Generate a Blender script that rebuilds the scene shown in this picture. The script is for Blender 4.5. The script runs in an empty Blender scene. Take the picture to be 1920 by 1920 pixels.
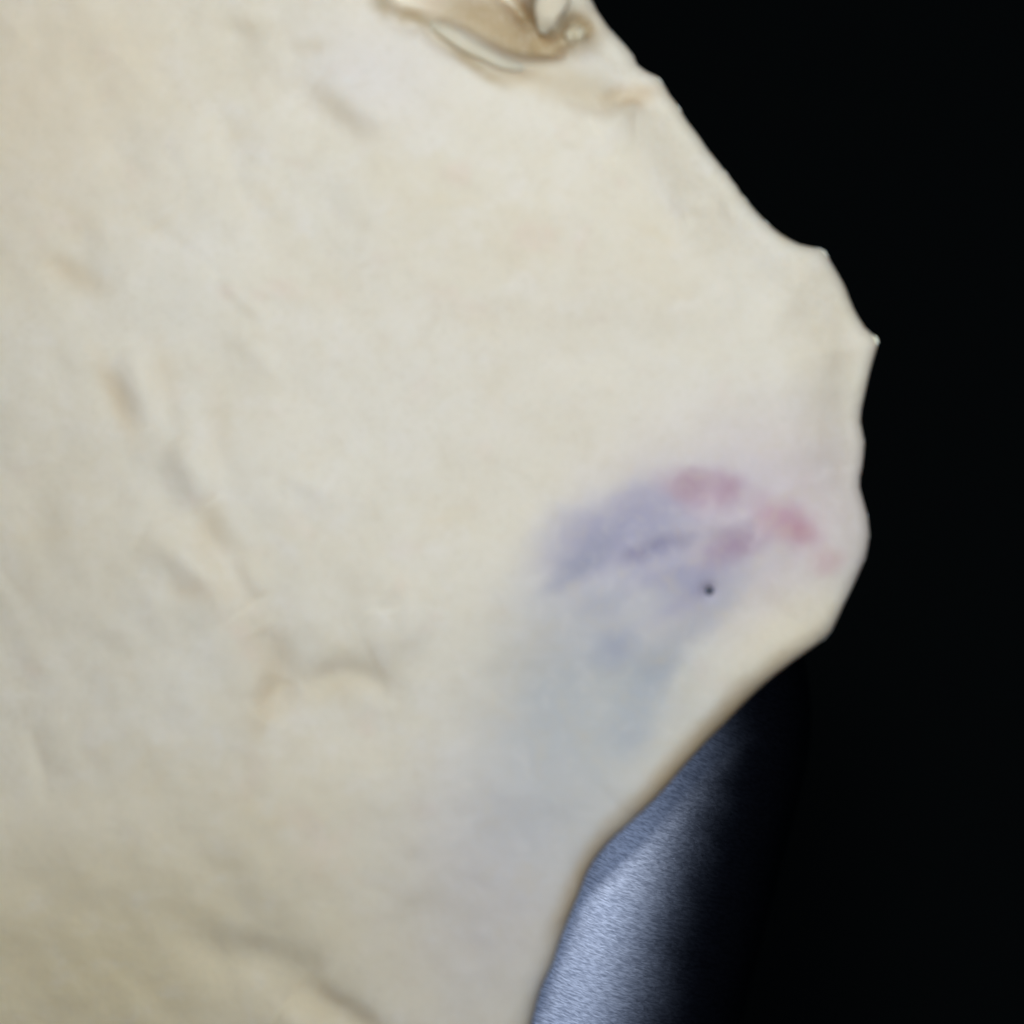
import bpy, math
import numpy as np

# ------------------------------------------------------------------ camera, world, lamp, exposure
sc = bpy.context.scene
col = sc.collection
K = 0.16 / 1920.0              # metres per photo pixel on the dough
ZREF = 0.0155
CAM_H = 0.40

cam_d = bpy.data.cameras.new("camera")
cam = bpy.data.objects.new("camera", cam_d)
col.objects.link(cam)
cam.location = (0, 0, CAM_H)
cam_d.sensor_width = 36
cam_d.lens = 36 * (CAM_H - ZREF) / 0.16
cam_d.clip_start = 0.01
cam_d.clip_end = 50
cam_d.dof.use_dof = True
cam_d.dof.focus_distance = CAM_H + 0.001
cam_d.dof.aperture_fstop = cam_d.lens / 21.0
sc.camera = cam

world = bpy.data.worlds.new("World")
sc.world = world
world.use_nodes = True
bg = world.node_tree.nodes["Background"]
bg.inputs[0].default_value = (0.60, 0.70, 1.0, 1)
bg.inputs[1].default_value = 0.006

ld = bpy.data.lights.new("key_lamp", 'AREA')  # small key lamp set close above the dough
ld.shape = 'DISK'
ld.size = 0.036
ld.energy = 0.66
ld.color = (1.0, 0.985, 0.95)
lamp = bpy.data.objects.new("key_lamp", ld)
lamp.location = (0.014, 0.088, 0.31)
col.objects.link(lamp)

# added soft cool fill from overhead, lifts shadows and steel reflections
wd = bpy.data.lights.new("fill_light", 'AREA')
wd.shape = 'RECTANGLE'; wd.size = 0.62; wd.size_y = 0.62
wd.energy = 3.0
wd.color = (0.72, 0.82, 1.0)
fill = bpy.data.objects.new("fill_light", wd)
fill.location = (0.02, -0.05, 1.2)
fill.rotation_euler = (0, 0, 0)
col.objects.link(fill)

sc.view_settings.view_transform = 'Standard'
sc.view_settings.look = 'None'
sc.view_settings.exposure = 0
sc.view_settings.gamma = 1

rng = np.random.default_rng(7)

# ------------------------------------------------------------------ helpers
def tag(o, label=None, cat=None, kind=None):
    if label: o['label'] = label
    if cat: o['category'] = cat
    if kind: o['kind'] = kind

def mesh_np(name, verts, faces, mat, parent=None, smooth=True):
    me = bpy.data.meshes.new(name)
    faces = np.asarray(faces, dtype=np.int32)
    n, k = faces.shape
    me.vertices.add(len(verts))
    me.vertices.foreach_set('co', np.asarray(verts, dtype=np.float32).ravel())
    me.loops.add(n * k)
    me.loops.foreach_set('vertex_index', faces.ravel())
    me.polygons.add(n)
    me.polygons.foreach_set('loop_start', np.arange(0, n * k, k, dtype=np.int32))
    me.polygons.foreach_set('loop_total', np.full(n, k, dtype=np.int32))
    me.update(calc_edges=True)
    me.validate()
    if smooth:
        me.polygons.foreach_set('use_smooth', np.ones(len(me.polygons), dtype=bool))
    me.materials.append(mat)
    o = bpy.data.objects.new(name, me)
    col.objects.link(o)
    if parent: o.parent = parent
    return o

def catmull(pts, per, closed=False):
    P = np.array(pts, float)
    n = len(P)
    out = []
    rngi = range(n) if closed else range(n - 1)
    for i in rngi:
        if closed:
            p0, p1, p2, p3 = P[(i - 1) % n], P[i], P[(i + 1) % n], P[(i + 2) % n]
        else:
            p0, p1, p2, p3 = P[max(i - 1, 0)], P[i], P[i + 1], P[min(i + 2, n - 1)]
        for t in np.linspace(0, 1, per, endpoint=False):
            out.append(0.5 * ((2 * p1) + (-p0 + p2) * t + (2 * p0 - 5 * p1 + 4 * p2 - p3) * t * t
                              + (-p0 + 3 * p1 - 3 * p2 + p3) * t ** 3))
    if not closed: out.append(P[-1])
    return np.array(out)

def vnoise(x, y, scale, seed):
    r = np.random.default_rng(seed)
    N = 128
    g = r.random((N, N)) * 2 - 1
    u = x / scale + 1000.3; v = y / scale + 1000.7
    i = np.floor(u).astype(int); j = np.floor(v).astype(int)
    fu = u - i; fv = v - j
    fu = fu ** 3 * (fu * (fu * 6 - 15) + 10); fv = fv ** 3 * (fv * (fv * 6 - 15) + 10)
    a = g[i % N, j % N]; b = g[(i + 1) % N, j % N]; c = g[i % N, (j + 1) % N]; d = g[(i + 1) % N, (j + 1) % N]
    return (a * (1 - fu) + b * fu) * (1 - fv) + (c * (1 - fu) + d * fu) * fv

def polydist(x, y, poly, closed=False, chunk=60000):
    """distance to a polyline, and the fraction along it of the nearest point"""
    A = poly; B = np.roll(poly, -1, axis=0)
    if not closed: A = poly[:-1]; B = poly[1:]
    ab = B - A; L2 = (ab ** 2).sum(1) + 1e-9
    D = np.empty(x.size); T = np.empty(x.size)
    for s in range(0, x.size, chunk):
        px = x[s:s + chunk, None]; py = y[s:s + chunk, None]
        t = np.clip(((px - A[:, 0]) * ab[:, 0] + (py - A[:, 1]) * ab[:, 1]) / L2, 0, 1)
        d2 = (px - A[:, 0] - t * ab[:, 0]) ** 2 + (py - A[:, 1] - t * ab[:, 1]) ** 2
        k = d2.argmin(1); r = np.arange(len(k))
        D[s:s + chunk] = np.sqrt(d2[r, k])
        T[s:s + chunk] = (k + t[r, k]) / len(A)
    return D, T

def sstep(a, b, x):
    t = np.clip((x - a) / (b - a), 0, 1)
    return t * t * (3 - 2 * t)

# ------------------------------------------------------------------ materials
class NT:
    def __init__(self, name):
        self.m = bpy.data.materials.new(name); self.m.use_nodes = True
        self.t = self.m.node_tree; self.b = self.t.nodes['Principled BSDF']
    def n(self, kind, **kw):
        nd = self.t.nodes.new(kind)
        for k, v in kw.items(): setattr(nd, k, v)
        return nd
    def l(self, a, b): self.t.links.new(a, b)
    def noise(self, vec, scale, detail=3, rough=0.55, dist=0.0):
        nd = self.n('ShaderNodeTexNoise'); nd.inputs['Scale'].default_value = scale
        nd.inputs['Detail'].default_value = detail; nd.inputs['Roughness'].default_value = rough
        nd.inputs['Distortion'].default_value = dist
        self.l(vec, nd.inputs['Vector']); return nd
    def ramp(self, fac, a, b, lo=0.0, hi=1.0, smooth=True):
        nd = self.n('ShaderNodeMapRange'); nd.interpolation_type = 'SMOOTHSTEP' if smooth else 'LINEAR'
        nd.inputs['From Min'].default_value = a; nd.inputs['From Max'].default_value = b
        nd.inputs['To Min'].default_value = lo; nd.inputs['To Max'].default_value = hi
        self.l(fac, nd.inputs['Value']); return nd.outputs['Result']
    def mix(self, fac, a, b):
        nd = self.n('ShaderNodeMix', data_type='RGBA')
        for s, v in ((nd.inputs[0], fac), (nd.inputs[6], a), (nd.inputs[7], b)):
            if isinstance(v, (float, int)): s.default_value = v
            elif isinstance(v, tuple): s.default_value = (*v, 1)
            else: self.l(v, s)
        return nd.outputs[2]
    def math(self, op, a, b):
        nd = self.n('ShaderNodeMath', operation=op)
        for s, v in zip(nd.inputs, (a, b)):
            if isinstance(v, (float, int)): s.default_value = v
            else: self.l(v, s)
        return nd.outputs[0]

def px(x, y): return ((x - 960) * K, (960 - y) * K)

# stains of the filling under the skin: centre, half axes, turn (deg, anticlockwise), colour, strength, inner edge
STAINS = [
    (930, 1640, 230, 400, -18, (0.62, 0.61, 0.65), 0.75, 0.0),
    (1120, 1290, 230, 400, -22, (0.50, 0.54, 0.57), 0.80, 0.1),
    (1390, 960, 330, 230, 5, (0.66, 0.59, 0.65), 0.80, 0.1),
    (1210, 1050, 270, 170, 24, (0.54, 0.54, 0.63), 0.75, 0.1),
    (1165, 990, 190, 80, 22, (0.35, 0.35, 0.52), 0.80, 0.1),
    (1280, 1085, 120, 62, 15, (0.36, 0.36, 0.52), 0.75, 0.1),
    (1310, 1160, 130, 40, 42, (0.44, 0.46, 0.54), 0.55, 0.0),
    (1085, 1055, 95, 34, 42, (0.29, 0.31, 0.43), 0.65, 0.0),
    (1215, 940, 100, 34, 12, (0.40, 0.38, 0.52), 0.50, 0.0),
    (1240, 1024, 80, 24, 24, (0.24, 0.24, 0.40), 0.65, 0.0),
    (1192, 1044, 36, 26, 10, (0.27, 0.25, 0.40), 0.50, 0.0),
    (1275, 1080, 50, 30, 0, (0.38, 0.38, 0.52), 0.45, 0.0),
    (1160, 1212, 62, 50, 20, (0.36, 0.40, 0.52), 0.65, 0.0),
    (1225, 1265, 40, 60, -30, (0.40, 0.44, 0.53), 0.5, 0.0),
    (1130, 1130, 60, 40, 20, (0.44, 0.47, 0.55), 0.45, 0.0),
    (1180, 1370, 60, 50, 10, (0.46, 0.50, 0.55), 0.45, 0.0),
    (1195, 1310, 50, 130, -28, (0.44, 0.49, 0.55), 0.55, 0.0),
    (1040, 1320, 70, 150, -20, (0.50, 0.54, 0.58), 0.40, 0.0),
    (1205, 1130, 90, 30, 35, (0.63, 0.64, 0.62), 0.45, 0.0),
    (1370, 1000, 110, 76, 10, (0.52, 0.44, 0.53), 0.55, 0.0),
    (1375, 1022, 82, 36, 14, (0.39, 0.27, 0.39), 0.72, 0.1),
    (1390, 965, 110, 16, 8, (0.68, 0.60, 0.67), 0.50, 0.0),
    (1316, 915, 92, 42, -6, (0.50, 0.35, 0.46), 0.80, 0.35),
    (1276, 908, 40, 30, 20, (0.40, 0.25, 0.33), 0.65, 0.0),
    (1362, 922, 36, 26, -50, (0.45, 0.29, 0.38), 0.60, 0.0),
    (1322, 925, 26, 18, 0, (0.58, 0.45, 0.53), 0.45, 0.0),
    (1432, 985, 70, 14, 62, (0.69, 0.61, 0.66), 0.60, 0.0),
    (1310, 1000, 18, 70, -20, (0.60, 0.56, 0.64), 0.50, 0.0),
    (1480, 1050, 80, 16, 38, (0.70, 0.63, 0.66), 0.45, 0.0),
    (1478, 982, 74, 46, -38, (0.54, 0.33, 0.41), 0.82, 0.25),
    (1495, 995, 36, 24, -30, (0.52, 0.28, 0.34), 0.45, 0.0),
    (1548, 1056, 46, 32, 30, (0.60, 0.39, 0.42), 0.55, 0.0),
    (120, 1830, 820, 440, 0, (0.75, 0.645, 0.40), 0.85, 0.0),
    (20, 160, 400, 420, 0, (0.74, 0.65, 0.48), 0.70, 0.0),
    (700, 150, 200, 130, -20, (0.77, 0.755, 0.75), 0.60, 0.0),
    (1000, 700, 500, 300, 0, (0.79, 0.76, 0.675), 0.4, 0.0),
    (40, 1150, 300, 600, 0, (0.76, 0.69, 0.53), 0.40, 0.0),
    (1570, 640, 120, 160, 10, (0.76, 0.69, 0.53), 0.45, 0.0),
    (1480, 1185, 130, 60, 38, (0.84, 0.78, 0.60), 0.60, 0.0),
]
# tan painted as shade: in the fold pocket, along creases and the rim
TAN_SHADE = [
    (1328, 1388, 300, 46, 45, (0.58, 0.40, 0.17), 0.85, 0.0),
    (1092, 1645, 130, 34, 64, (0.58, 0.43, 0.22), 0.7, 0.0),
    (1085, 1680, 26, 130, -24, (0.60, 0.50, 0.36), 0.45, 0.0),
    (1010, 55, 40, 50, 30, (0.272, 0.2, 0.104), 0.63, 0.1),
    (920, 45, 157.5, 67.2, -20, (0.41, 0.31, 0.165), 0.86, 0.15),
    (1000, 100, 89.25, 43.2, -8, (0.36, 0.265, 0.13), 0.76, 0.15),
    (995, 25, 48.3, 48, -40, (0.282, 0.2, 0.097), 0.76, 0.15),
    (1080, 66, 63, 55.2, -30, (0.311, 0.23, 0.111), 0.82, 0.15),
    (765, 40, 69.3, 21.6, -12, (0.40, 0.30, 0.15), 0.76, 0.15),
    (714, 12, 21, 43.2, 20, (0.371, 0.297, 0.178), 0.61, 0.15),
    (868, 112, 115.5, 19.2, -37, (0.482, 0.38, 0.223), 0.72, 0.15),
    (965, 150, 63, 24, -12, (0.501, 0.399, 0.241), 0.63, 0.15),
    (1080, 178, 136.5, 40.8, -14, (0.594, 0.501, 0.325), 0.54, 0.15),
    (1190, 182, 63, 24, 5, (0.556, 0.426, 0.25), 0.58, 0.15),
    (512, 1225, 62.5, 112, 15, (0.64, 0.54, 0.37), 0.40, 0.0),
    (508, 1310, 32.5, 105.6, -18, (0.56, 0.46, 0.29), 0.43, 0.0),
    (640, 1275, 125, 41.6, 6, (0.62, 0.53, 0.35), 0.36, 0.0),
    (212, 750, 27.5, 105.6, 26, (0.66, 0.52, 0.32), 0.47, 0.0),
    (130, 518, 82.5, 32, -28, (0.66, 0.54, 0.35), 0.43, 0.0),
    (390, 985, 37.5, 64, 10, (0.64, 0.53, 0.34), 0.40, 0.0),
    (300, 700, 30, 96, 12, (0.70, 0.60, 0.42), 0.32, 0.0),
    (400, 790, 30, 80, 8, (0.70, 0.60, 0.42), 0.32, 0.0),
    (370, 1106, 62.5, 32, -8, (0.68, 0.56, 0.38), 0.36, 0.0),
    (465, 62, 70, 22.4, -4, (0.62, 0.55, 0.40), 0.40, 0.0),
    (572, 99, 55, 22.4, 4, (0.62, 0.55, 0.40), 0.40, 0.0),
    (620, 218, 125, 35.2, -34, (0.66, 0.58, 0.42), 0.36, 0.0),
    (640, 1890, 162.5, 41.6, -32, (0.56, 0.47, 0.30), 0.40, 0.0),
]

def dough_material(name, stains, tint=0.0):
    N = NT(name)
    co = N.n('ShaderNodeTexCoord').outputs['Object']
    big = N.noise(co, 38, 4, 0.6)
    mid = N.noise(co, 130, 3, 0.6, 0.4)
    fine = N.noise(co, 420, 3, 0.6)
    base = N.mix(N.ramp(big.outputs['Fac'], 0.36, 0.66), (0.79, 0.76, 0.655), (0.765, 0.72, 0.59))
    base = N.mix(N.ramp(mid.outputs['Fac'], 0.50, 0.74, 0, 0.5), base, (0.82, 0.80, 0.74))       # floury patches
    warm = N.noise(co, 75, 4, 0.65, 0.6)
    base = N.mix(N.ramp(warm.outputs['Fac'], 0.54, 0.78, 0, 0.45), base, (0.74, 0.65, 0.46))      # moist yellow patches
    pink = N.noise(co, 105, 2, 0.5)
    base = N.mix(N.ramp(pink.outputs['Fac'], 0.60, 0.78, 0, 0.35), base, (0.80, 0.66, 0.58))
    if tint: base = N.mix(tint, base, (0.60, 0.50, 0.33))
    if stains:  # filling stains, then the painted tan shade
        wob = N.noise(co, 90, 4, 0.62)
        sub = N.n('ShaderNodeVectorMath', operation='SUBTRACT'); N.l(wob.outputs['Color'], sub.inputs[0])
        sub.inputs[1].default_value = (0.5, 0.5, 0.5)
        scl = N.n('ShaderNodeVectorMath', operation='MULTIPLY'); N.l(sub.outputs[0], scl.inputs[0])
        scl.inputs[1].default_value = (0.0065, 0.0065, 0)
        add = N.n('ShaderNodeVectorMath', operation='ADD'); N.l(co, add.inputs[0]); N.l(scl.outputs[0], add.inputs[1])
        sc2 = N.n('ShaderNodeVectorMath', operation='MULTIPLY'); N.l(sub.outputs[0], sc2.inputs[0])
        sc2.inputs[1].default_value = (0.003, 0.003, 0)
        ad2 = N.n('ShaderNodeVectorMath', operation='ADD'); N.l(co, ad2.inputs[0]); N.l(sc2.outputs[0], ad2.inputs[1])
        for (cx, cy, a, b, rot, c, st, inner) in STAINS + TAN_SHADE:
            tan = (cx, cy, a, b, rot, c, st, inner) in TAN_SHADE
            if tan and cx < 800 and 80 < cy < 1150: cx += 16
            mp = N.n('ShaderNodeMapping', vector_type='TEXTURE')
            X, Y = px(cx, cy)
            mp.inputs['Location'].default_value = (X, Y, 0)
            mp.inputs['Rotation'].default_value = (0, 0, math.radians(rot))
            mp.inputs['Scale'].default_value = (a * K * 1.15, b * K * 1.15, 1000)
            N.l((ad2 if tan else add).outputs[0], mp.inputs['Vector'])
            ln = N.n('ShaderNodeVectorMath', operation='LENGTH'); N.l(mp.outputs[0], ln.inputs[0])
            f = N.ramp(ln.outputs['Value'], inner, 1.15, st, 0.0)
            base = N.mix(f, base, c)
    sp = N.noise(co, 1500, 2, 0.7)
    base = N.mix(N.ramp(sp.outputs['Fac'], 0.50, 0.72, 0, 0.30), base, (0.60, 0.55, 0.43))       # bran and flour specks
    sp2 = N.noise(co, 210, 4, 0.7, 0.5)
    base = N.mix(N.ramp(sp2.outputs['Fac'], 0.50, 0.72, 0, 0.26), base, (0.66, 0.60, 0.47))
    base = N.mix(N.ramp(sp2.outputs['Fac'], 0.50, 0.30, 0, 0.17), base, (0.85, 0.83, 0.79))
    N.l(base, N.b.inputs['Base Color'])
    N.b.inputs['Roughness'].default_value = 0.72
    N.b.inputs['Specular IOR Level'].default_value = 0.22
    N.b.inputs['Subsurface Weight'].default_value = 0.6
    N.b.inputs['Subsurface Radius'].default_value = (1.0, 0.52, 0.22)
    N.b.subsurface_method = 'BURLEY'
    N.b.inputs['Subsurface Scale'].default_value = 0.0042
    bp = N.n('ShaderNodeBump'); bp.inputs['Strength'].default_value = 0.42; bp.inputs['Distance'].default_value = 0.0008
    s = N.math('ADD', mid.outputs['Fac'], N.math('MULTIPLY', fine.outputs['Fac'], 0.4))
    N.l(s, bp.inputs['Height']); N.l(bp.outputs[0], N.b.inputs['Normal'])
    return N.m

def steel_material():
    N = NT('brushed_steel')
    co = N.n('ShaderNodeTexCoord').outputs['Object']
    tm = N.n('ShaderNodeMapping'); tm.inputs['Rotation'].default_value = (0, 0, math.radians(10)); N.l(co, tm.inputs['Vector']); turned = tm.outputs[0]
    def grain(sx, sy, detail=2):
        mp = N.n('ShaderNodeMapping'); mp.inputs['Scale'].default_value = (sx, sy, sx)
        N.l(turned, mp.inputs['Vector'])
        return N.noise(mp.outputs[0], 1.0, detail, 0.6, 0.3).outputs['Fac']
    g1 = grain(760, 2700, 3); g2 = grain(400, 1100); g3 = grain(28, 60)
    g = N.math('ADD', N.math('MULTIPLY', g1, 0.75), N.math('MULTIPLY', g2, 0.25))
    c = N.mix(N.ramp(g, 0.34, 0.66), (0.27, 0.31, 0.41), (0.50, 0.56, 0.70))
    scr = grain(300, 2000, 1)
    c = N.mix(N.ramp(scr, 0.74, 0.80, 0, 0.6), c, (0.10, 0.11, 0.15))
    gl = N.n('ShaderNodeBsdfAnisotropic', distribution='BECKMANN')
    N.l(c, gl.inputs['Color'])
    N.l(N.ramp(g3, 0.3, 0.7, 0.50, 0.56), gl.inputs['Roughness'])
    bp = N.n('ShaderNodeBump'); bp.inputs['Strength'].default_value = 0.6; bp.inputs['Distance'].default_value = 0.0001
    N.l(g, bp.inputs['Height']); N.l(bp.outputs[0], gl.inputs['Normal'])
    out = [n_ for n_ in N.t.nodes if n_.type == 'OUTPUT_MATERIAL'][0]
    N.l(gl.outputs[0], out.inputs['Surface']); N.t.nodes.remove(N.b)
    return N.m

def plain(name, c, rough, spec=0.5):
    N = NT(name)
    co = N.n('ShaderNodeTexCoord').outputs['Object']
    no = N.noise(co, 60, 4, 0.6)
    N.l(N.mix(N.ramp(no.outputs['Fac'], 0.3, 0.7), tuple(v * 0.75 for v in c), tuple(v * 1.2 for v in c)), N.b.inputs['Base Color'])
    N.b.inputs['Roughness'].default_value = rough
    N.b.inputs['Specular IOR Level'].default_value = spec
    return N.m

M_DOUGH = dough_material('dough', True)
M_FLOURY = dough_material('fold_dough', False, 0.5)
M_CURL = dough_material('tan_dough', False, 0.85)  # plain dough mixed mostly to tan, for the curl
M_FLOURY.node_tree.nodes['Principled BSDF'].inputs['Specular IOR Level'].default_value = 0.1
M_STEEL = steel_material()
M_FLOOR = plain('dark_floor', (0.004, 0.008, 0.0085), 0.8, 0.2)
M_SPECK = plain('dark_speck', (0.045, 0.055, 0.085), 0.6)

# ------------------------------------------------------------------ dark floor far below
fl = mesh_np('floor', [(-3, -3, -0.85), (3, -3, -0.85), (3, 3, -0.85), (-3, 3, -0.85)], [[0, 1, 2, 3]], M_FLOOR, smooth=False)
tag(fl, kind='structure')

# ------------------------------------------------------------------ brushed steel counter with a bullnose edge
R = 0.030                            # bullnose
CR = 0.044                           # plan corner radius
HX, HY = 0.20, 0.30                  # half size in plan
def footprint(inset):
    r_ = CR - inset; p = []
    for (qx, qy, a0) in ((1, 1, 0), (-1, 1, 90), (-1, -1, 180), (1, -1, 270)):
        for a in np.linspace(a0, a0 + 90, 17):
            p.append((qx * (HX - CR) + r_ * math.cos(math.radians(a)), qy * (HY - CR) + r_ * math.sin(math.radians(a))))
    return p
levels = [(R * (1 - math.sin(math.radians(a))), R * math.cos(math.radians(a)) - R) for a in np.linspace(0, 90, 41)]
levels += [(0, -R - 0.02), (0, -R - 0.045), (0.003, -R - 0.05)]
V = []; F = []
fp0 = footprint(0); n = len(fp0)
for k, (ins, z_) in enumerate(levels):
    for (x_, y_) in footprint(ins): V.append((x_, y_, z_))
for k in range(len(levels) - 1):
    for i in range(n):
        a = k * n + i; b = k * n + (i + 1) % n
        F.append((a, a + n, b + n, b))
V.append((0, 0, 0)); V.append((0, 0, -R - 0.05))
ct, cb = len(V) - 2, len(V) - 1
T = [(i, (i + 1) % n, ct) for i in range(n)] + [((len(levels) - 1) * n + (i + 1) % n, (len(levels) - 1) * n + i, cb) for i in range(n)]
me = bpy.data.meshes.new('steel_counter'); me.from_pydata(V, [], F + T); me.update()
me.polygons.foreach_set('use_smooth', np.ones(len(me.polygons), dtype=bool))
me.materials.append(M_STEEL)
ctr = bpy.data.objects.new('steel_counter', me); col.objects.link(ctr)
ANG = math.radians(-14.5)
ca, sa = math.cos(ANG), math.sin(ANG)
# the straight edge starts to curve at this photo point; the rounded corner lies under the dough
ex, ey = px(1112, 1850); cxp, cyp = px(1395, 930)
e_l = ex * ca + ey * sa; c_l = -cxp * sa + cyp * ca
lx, ly = e_l - (HX - R), c_l - HY
ctr.location = (lx * ca - ly * sa, lx * sa + ly * ca, 0)
ctr.rotation_euler = (0, 0, ANG)
tag(ctr, 'brushed blue-grey steel slab with a rounded edge under the pale dough', 'counter')

# ------------------------------------------------------------------ the slab of dough
SIL = [(1060, -90), (1085, -40), (1108, 0), (1125, 33), (1154, 67), (1183, 100), (1200, 125), (1237, 146), (1262, 183), (1283, 217),
       (1308, 254), (1333, 287), (1362, 325), (1400, 375), (1445, 426), (1494, 458), (1539, 467), (1556, 488),
       (1581, 529), (1600, 574), (1622, 614), (1645, 637), (1642, 658), (1633, 691), (1623, 733), (1615, 781),
       (1618, 810), (1622, 836), (1618, 878), (1612, 910), (1620, 943), (1628, 978), (1629, 1010), (1621, 1045),
       (1604, 1085), (1579, 1137), (1554, 1187), (1525, 1212), (1483, 1242), (1421, 1292), (1358, 1354),
       (1296, 1417), (1233, 1487), (1167, 1550), (1138, 1577), (1104, 1622), (1081, 1680), (1052, 1751), (1036, 1800),
       (1013, 1852), (997, 1912), (975, 1990), (900, 2120), (700, 2230), (300, 2270), (-60, 2190), (-260, 1900),
       (-330, 1400), (-330, 800), (-260, 250), (-80, -110), (300, -260), (700, -270), (950, -190)]
out = catmull(SIL, 14, closed=True)
C0 = np.array([640.0, 960.0])
rel = out - C0
th = np.unwrap(np.arctan2(rel[:, 1], rel[:, 0]))
if th[-1] < th[0]: th = -th[::-1]
NA = 1400
arc = np.concatenate([[0], np.cumsum(np.hypot(*np.diff(np.vstack([out, out[:1]]), axis=0).T))])
tt = np.linspace(0, arc[-1], NA, endpoint=False)
ox_ = np.interp(tt, arc, np.append(out[:, 0], out[0, 0])); oy_ = np.interp(tt, arc, np.append(out[:, 1], out[0, 1]))
# slight raggedness of the torn edge at the upper right
upper = sstep(1150, 950, oy_) * (ox_ > 800)
nrm = np.stack([np.roll(oy_, 1) - np.roll(oy_, -1), np.roll(ox_, -1) - np.roll(ox_, 1)], 1)
nrm /= np.linalg.norm(nrm, axis=1)[:, None]
jag = (2.6 * vnoise(tt, tt * 0, 34, 3) + 1.2 * vnoise(tt, tt * 0, 15, 4)) * (0.3 + 0.7 * sstep(560, 380, oy_))
ox_ += nrm[:, 0] * jag * upper; oy_ += nrm[:, 1] * jag * upper
OUT = np.stack([ox_, oy_], 1)

NR = 330
u = np.linspace(0, 1, NR + 1)[1:]
s = 1 - (1 - u) ** 1.55
X = C0[0] + s[:, None] * (ox_[None, :] - C0[0])
Y = C0[1] + s[:, None] * (oy_[None, :] - C0[1])
x = X.ravel(); y = Y.ravel()
D = np.full(x.size, 400.0)
near = np.repeat(s > 0.55, NA)
D[near], _ = polydist(x[near], y[near], OUT[::4], closed=True)
D.reshape(NR, NA)[-1, :] = 0.0

# creases (depth, width, points) and ridges: negative depth = raised
LINES = [
    (9, 18, [(85, 485), (120, 510), (180, 545)]),
    (7, 22, [(165, 675), (198, 715), (225, 760), (245, 800)]),
    (-13, 22, [(235, 650), (262, 720), (280, 800)]),
    (8, 15, [(288, 670), (300, 730), (322, 800), (340, 830)]),
    (9, 17, [(392, 760), (405, 840), (425, 910), (445, 960)]),
    (-14, 28, [(330, 820), (365, 900), (395, 940)]),
    (13, 24, [(375, 955), (395, 1010), (435, 1080), (470, 1140)]),
    (-10, 16, [(455, 1040), (478, 1085), (492, 1120)]),
    (-16, 24, [(270, 1000), (350, 1045), (410, 1100), (445, 1150)]),
    (8, 20, [(330, 1090), (375, 1108), (410, 1125)]),
    (20, 26, [(490, 1180), (520, 1240), (525, 1290), (500, 1340)]),
    (12, 18, [(523, 1270), (508, 1310), (490, 1345)]),
    (14, 19, [(575, 1300), (610, 1272), (650, 1262), (700, 1276), (760, 1310)]),
    (-16, 30, [(735, 1090), (772, 1130), (760, 1180), (690, 1215)]),
    (7, 17, [(330, 60), (350, 40), (362, 15)]),
    (7, 12, [(425, 62), (470, 60), (510, 68)]),
    (7, 12, [(540, 104), (575, 98), (605, 99)]),
    (7, 24, [(548, 178), (590, 200), (640, 235), (700, 268)]),
    (-10, 22, [(600, 150), (670, 205), (740, 250)]),
    (9, 18, [(410, 190), (440, 260), (470, 330)]),
    (20, 34, [(330, 1755), (450, 1795), (550, 1825), (610, 1850)]),
    (20, 22, [(555, 1850), (610, 1885), (680, 1930), (720, 1970)]),
    (-18, 26, [(520, 1905), (560, 1935), (600, 1980)]),
    (10, 34, [(150, 640), (215, 760), (300, 880), (380, 990), (455, 1110), (520, 1240), (500, 1360)]),
    (-7, 40, [(240, 640), (330, 800), (420, 930), (490, 1080), (580, 1200)]),
    (6, 40, [(20, 470), (150, 540), (240, 680)]),
    (8, 36, [(380, 700), (430, 900), (470, 1040), (540, 1180)]),
    (6, 30, [(380, 40), (480, 90), (600, 190), (720, 290)]),
    (12, 60, [(520, 1290), (640, 1320), (760, 1400)]),
    # top right fold, its creases
    (34, 15, [(700, -20), (722, 25), (760, 42), (800, 46), (818, 66), (860, 92), (905, 118), (940, 142), (1010, 162)]),
    (11, 16, [(940, 150), (1010, 165), (1060, 180), (1130, 198), (1150, 190), (1185, 172), (1225, 190), (1245, 205)]),
    (9, 12, [(1128, 196), (1150, 182), (1185, 172), (1222, 188)]),
    (-9, 24, [(1115, 245), (1150, 228), (1190, 225)]),
    (6, 15, [(1105, 290), (1130, 300), (1160, 305)]),
    (6, 14, [(1255, 380), (1300, 385), (1345, 388)]),
    (-6, 16, [(1290, 410), (1330, 402), (1370, 395)]),
    (-8, 24, [(1420, 400), (1500, 460), (1560, 560)]),
    (3, 22, [(1560, 560), (1590, 630), (1592, 720)]),
    (3, 24, [(1592, 640), (1588, 740), (1592, 850)]),
    (-14, 38, [(1560, 880), (1575, 980), (1560, 1080), (1500, 1170)]),
    # rim bulge and valley along the lower right edge
    (-20, 38, [(1540, 1150), (1440, 1195), (1360, 1260), (1290, 1340), (1225, 1420), (1150, 1500)]),
    (11, 40, [(1460, 1110), (1370, 1160), (1290, 1260), (1225, 1350), (1150, 1450)]),
    # soft knuckles under the purple patch
    (-9, 30, [(1030, 1010), (1120, 950), (1200, 905)]),
    (-8, 20, [(1270, 1000), (1340, 975), (1420, 990)]),
    (7, 18, [(1200, 1045), (1240, 1030), (1285, 1018)]),
]
wr = np.random.default_rng(21)
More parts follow.
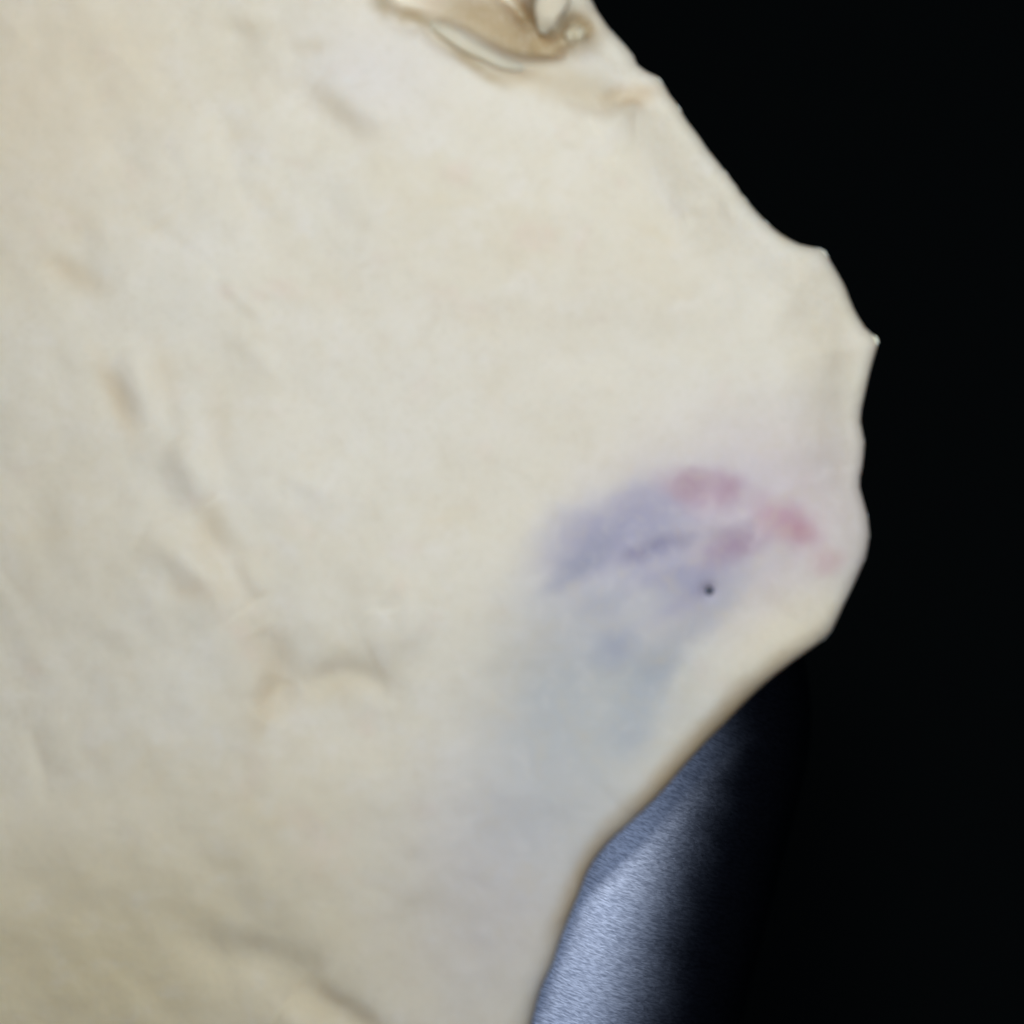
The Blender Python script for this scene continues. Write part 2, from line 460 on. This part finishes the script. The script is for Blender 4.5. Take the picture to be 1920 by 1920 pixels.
for k in range(26):                                   # faint wrinkles fanning through the left and upper part
    wx, wy = wr.uniform(-20, 760), wr.uniform(20, 1500)
    a0 = math.radians(wr.normal(38 + wy * 0.018, 16)); L0 = wr.uniform(60, 150); bend = wr.uniform(-14, 14)
    LINES.append((wr.uniform(2.5, 5.5) * (1 if k % 3 else -1), wr.uniform(11, 18),
                  [(wx - L0 * math.cos(a0), wy - L0 * math.sin(a0)), (wx + bend, wy - bend), (wx + L0 * math.cos(a0), wy + L0 * math.sin(a0))]))
S_TOP = (CAM_H - 0.0205) / (CAM_H - ZREF)           # surface features sit a little nearer the lens than the rim
def feat(p):
    p = np.array(p, float); return 960 + (p - 960) * S_TOP

z = np.full(x.size, 262.0)
# broad form: fuller in the middle, slack toward the edges
z += 22 * vnoise(x, y, 520, 11) + 9 * vnoise(x, y, 210, 12) + 3.2 * vnoise(x, y, 90, 13) + 1.3 * vnoise(x, y, 42, 14)
# streaks fanning through the left half
ang = np.radians(62); ux = x * math.cos(ang) + y * math.sin(ang); uy = -x * math.sin(ang) + y * math.cos(ang)
z += 2.0 * vnoise(ux, uy * 3.2, 170, 15) * sstep(1000, 500, x)
# lower-left slopes down and away
z -= 70 * sstep(1500, 2100, y) * sstep(1000, 300, x)
z -= 40 * sstep(500, -200, x)
# slope toward the bottom right edge
for (dep, w, pts) in LINES:
    if max(p[0] for p in pts) < 830 and dep > 0 and pts[0][1] < 1150: dep *= 0.62
    c = catmull(feat(pts), 8)
    lo = c.min(0) - 4 * w; hi = c.max(0) + 4 * w
    m = (x > lo[0]) & (x < hi[0]) & (y > lo[1]) & (y < hi[1])
    if not m.any(): continue
    d, t = polydist(x[m], y[m], c)
    taper = np.sin(np.pi * np.clip(t, 0, 1)) ** 0.8
    z[m] -= dep * taper * np.exp(-(d / w) ** 2 * 0.5)
# sunken pocket inside the fold at the top
PIT = catmull(feat([(705, -30), (735, 20), (790, 38), (850, 62), (905, 92), (960, 118), (1010, 122), (1060, 108),
                    (1050, 78), (1022, 60), (1010, 20), (1000, -30), (960, -120), (760, -120)]), 6, closed=True)
def inside(x, y, poly):
    r = np.zeros(x.size, bool)
    A = poly; B = np.roll(poly, -1, axis=0)
    for (x1, y1), (x2, y2) in zip(A, B):
        c = ((y1 > y) != (y2 > y)) & (x < (x2 - x1) * (y - y1) / (y2 - y1 + 1e-12) + x1)
        r ^= c
    return r
m = (x > 600) & (x < 1200) & (y < 260)
d, _ = polydist(x[m], y[m], PIT, closed=True)
sd = np.where(inside(x[m], y[m], PIT), d, -d)
z[m] -= 62 * sstep(-10, 34, sd) - 18 * sstep(30, 120, sd)
m = (x > 900) & (x < 1150) & (y < 160)
d, t = polydist(x[m], y[m], catmull(feat([(930, -30), (975, 10), (1005, 40), (1020, 70), (1060, 72), (1075, 40), (1098, 48)]), 8))
z[m] -= 30 * np.exp(-(d / 11) ** 2 * .5)
# little hole behind the speck
cx, cy = feat((1330, 1107))
z -= 14 * np.exp(-((x - cx) ** 2 + (y - cy) ** 2) / (2 * 11.0 ** 2))

# edge thickness: thin torn edge at the upper right, fat rolled edge at the lower right
ey = oy_[None, :].repeat(NR, 0).ravel()
exx = ox_[None, :].repeat(NR, 0).ravel()
fat = np.where(exx > 700, sstep(1080, 1300, ey), 1.0)
Rt = 26 + 26 * fat
zedge_drop = 46 * (1 - fat) * sstep(170, 0, D)
q = np.clip(1 - D / Rt, 0, 1)
z = z - zedge_drop - Rt * (1 - np.sqrt(np.clip(1 - q * q, 0, 1)))
Z = z.reshape(NR, NA)
# smooth the rim height a little along the edge
rim = Z[-1, :]
verts = [np.array([[C0[0], C0[1], Z[0, :].mean()]])]
verts.append(np.stack([X, Y, Z], 2).reshape(-1, 3))
# underside
fe = np.where(ox_ > 700, sstep(1080, 1300, oy_), 1.0)
Rb = np.minimum(34 + 30 * fe, rim - 6)
cen = np.array([640., 960.])
dirs = np.stack([ox_ - cen[0], oy_ - cen[1]], 1); ln = np.linalg.norm(dirs, axis=1)[:, None]; dirs /= ln
NB = 0
for a in np.linspace(0, 90, 9)[1:]:
    ca, sa = math.cos(math.radians(a)), math.sin(math.radians(a))
    p = OUT - dirs * (Rb * (1 - ca))[:, None]
    verts.append(np.column_stack([p, rim - Rb * sa])); NB += 1
for f, g in ((260, 0.5), (420, 1.0)):
    p = OUT - dirs * f
    zz = (rim - Rb) * (1 - g) + 4 * g
    verts.append(np.column_stack([p, zz])); NB += 1
verts.append(np.array([[cen[0], cen[1], 4.0]]))
P = np.vstack(verts)
ids = np.arange(NA); nx = (ids + 1) % NA
rows = NR + NB
quads = []
for r in range(rows - 1):
    a = 1 + r * NA
    quads.append(np.stack([a + ids, a + NA + ids, a + NA + nx, a + nx], 1))
quads = np.vstack(quads)
last = 1 + (rows - 1) * NA; ce = len(P) - 1
W = np.column_stack([(P[:, 0] - 960) * K, (960 - P[:, 1]) * K, P[:, 2] * K])
# centre fans as quads are impossible, so build with triangles through from two index sets
tris = np.vstack([np.stack([np.zeros(NA, int), 1 + ids, 1 + nx], 1), np.stack([last + ids, np.full(NA, ce), last + nx], 1)])
me = bpy.data.meshes.new('dough')
nq, ntri = len(quads), len(tris)
me.vertices.add(len(W)); me.vertices.foreach_set('co', W.astype(np.float32).ravel())
me.loops.add(nq * 4 + ntri * 3)
me.loops.foreach_set('vertex_index', np.concatenate([quads.ravel(), tris.ravel()]).astype(np.int32))
me.polygons.add(nq + ntri)
me.polygons.foreach_set('loop_start', np.concatenate([np.arange(nq) * 4, nq * 4 + np.arange(ntri) * 3]).astype(np.int32))
me.polygons.foreach_set('loop_total', np.concatenate([np.full(nq, 4), np.full(ntri, 3)]).astype(np.int32))
me.update(calc_edges=True); me.validate()
me.polygons.foreach_set('use_smooth', np.ones(len(me.polygons), dtype=bool))
me.materials.append(M_DOUGH)
import bmesh
dough = bpy.data.objects.new('dough', me)
col.objects.link(dough)
tag(dough, 'soft cream sheet of raw dough with a purple and pink blotch near its right edge', 'dough')

# sampled height of the finished surface (photo px -> px height)
Pt = P[1:1 + NR * NA]
def height(xx, yy):
    k = ((Pt[:, 0] - xx) ** 2 + (Pt[:, 1] - yy) ** 2).argmin(); return Pt[k, 2]

def tube(name, pts, rad, flat, mat, sink, parent, seg=18, per=10):
    """rounded roll of dough lying in the surface along a path"""
    c = catmull(feat(pts), per); L = len(c)
    tg = np.gradient(c, axis=0); tg /= np.linalg.norm(tg, axis=1)[:, None]
    sd = np.stack([-tg[:, 1], tg[:, 0]], 1)
    t = np.linspace(0, 1, L)
    env = np.sqrt(np.clip(1 - np.abs(2 * t - 1) ** 3.0, 0.0, 1)) * np.interp(t, np.linspace(0, 1, len(rad)), rad)
    hz = np.array([height(*p) for p in c]); hz = np.convolve(np.pad(hz, 4, mode='edge'), np.ones(9) / 9, 'valid')
    V = []; F = []
    for i in range(L):
        for k in range(seg):
            a = 2 * math.pi * k / seg
            wob = 1 + 0.10 * math.sin(3 * a + i * 0.35)
            V.append((c[i, 0] + sd[i, 0] * math.cos(a) * env[i] * wob, c[i, 1] + sd[i, 1] * math.cos(a) * env[i] * wob,
                      hz[i] + sink + math.sin(a) * env[i] * flat))
    for i in range(L - 1):
        for k in range(seg):
            a = i * seg + k; b = i * seg + (k + 1) % seg
            F.append((a, a + seg, b + seg, b))
    V = np.array(V)
    Wv = np.column_stack([(V[:, 0] - 960) * K, (960 - V[:, 1]) * K, V[:, 2] * K])
    return mesh_np(name, Wv, F, mat, parent)

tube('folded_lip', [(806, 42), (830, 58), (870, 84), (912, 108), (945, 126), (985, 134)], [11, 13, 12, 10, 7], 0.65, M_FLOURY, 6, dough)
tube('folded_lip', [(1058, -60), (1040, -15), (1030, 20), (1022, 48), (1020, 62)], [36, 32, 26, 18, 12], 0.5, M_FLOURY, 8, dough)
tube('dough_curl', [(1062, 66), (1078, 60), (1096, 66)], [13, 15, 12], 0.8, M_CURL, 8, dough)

# the dark speck
sx, sy = feat((1330, 1107)); hz = height(sx, sy)
V = []; F = []; seg = 20; rg = 8
for i in range(rg + 1):
    ph = math.pi * i / rg
    for k in range(seg):
        a = 2 * math.pi * k / seg
        w = 1 + 0.14 * math.sin(2 * a + 0.6) + 0.10 * math.sin(3 * a + 2) + 0.06 * math.sin(5 * a)
        lx = 12 * math.sin(ph) * math.cos(a) * w; ly = 18 * math.sin(ph) * math.sin(a) * w
        V.append(((sx + lx + 0.25 * -ly - 960) * K, (960 - sy - ly) * K, (hz + 1.0 + 3.5 * math.cos(ph)) * K))
for i in range(rg):
    for k in range(seg):
        F.append((i * seg + k, (i + 1) * seg + k, (i + 1) * seg + (k + 1) % seg, i * seg + (k + 1) % seg))
mesh_np('speck', V, F, M_SPECK, dough)

# consistent outward normals
for o in list(col.objects):
    if o.type == 'MESH' and o.name != 'floor':
        bm = bmesh.new(); bm.from_mesh(o.data)
        bmesh.ops.recalc_face_normals(bm, faces=bm.faces)
        bm.to_mesh(o.data); bm.free()
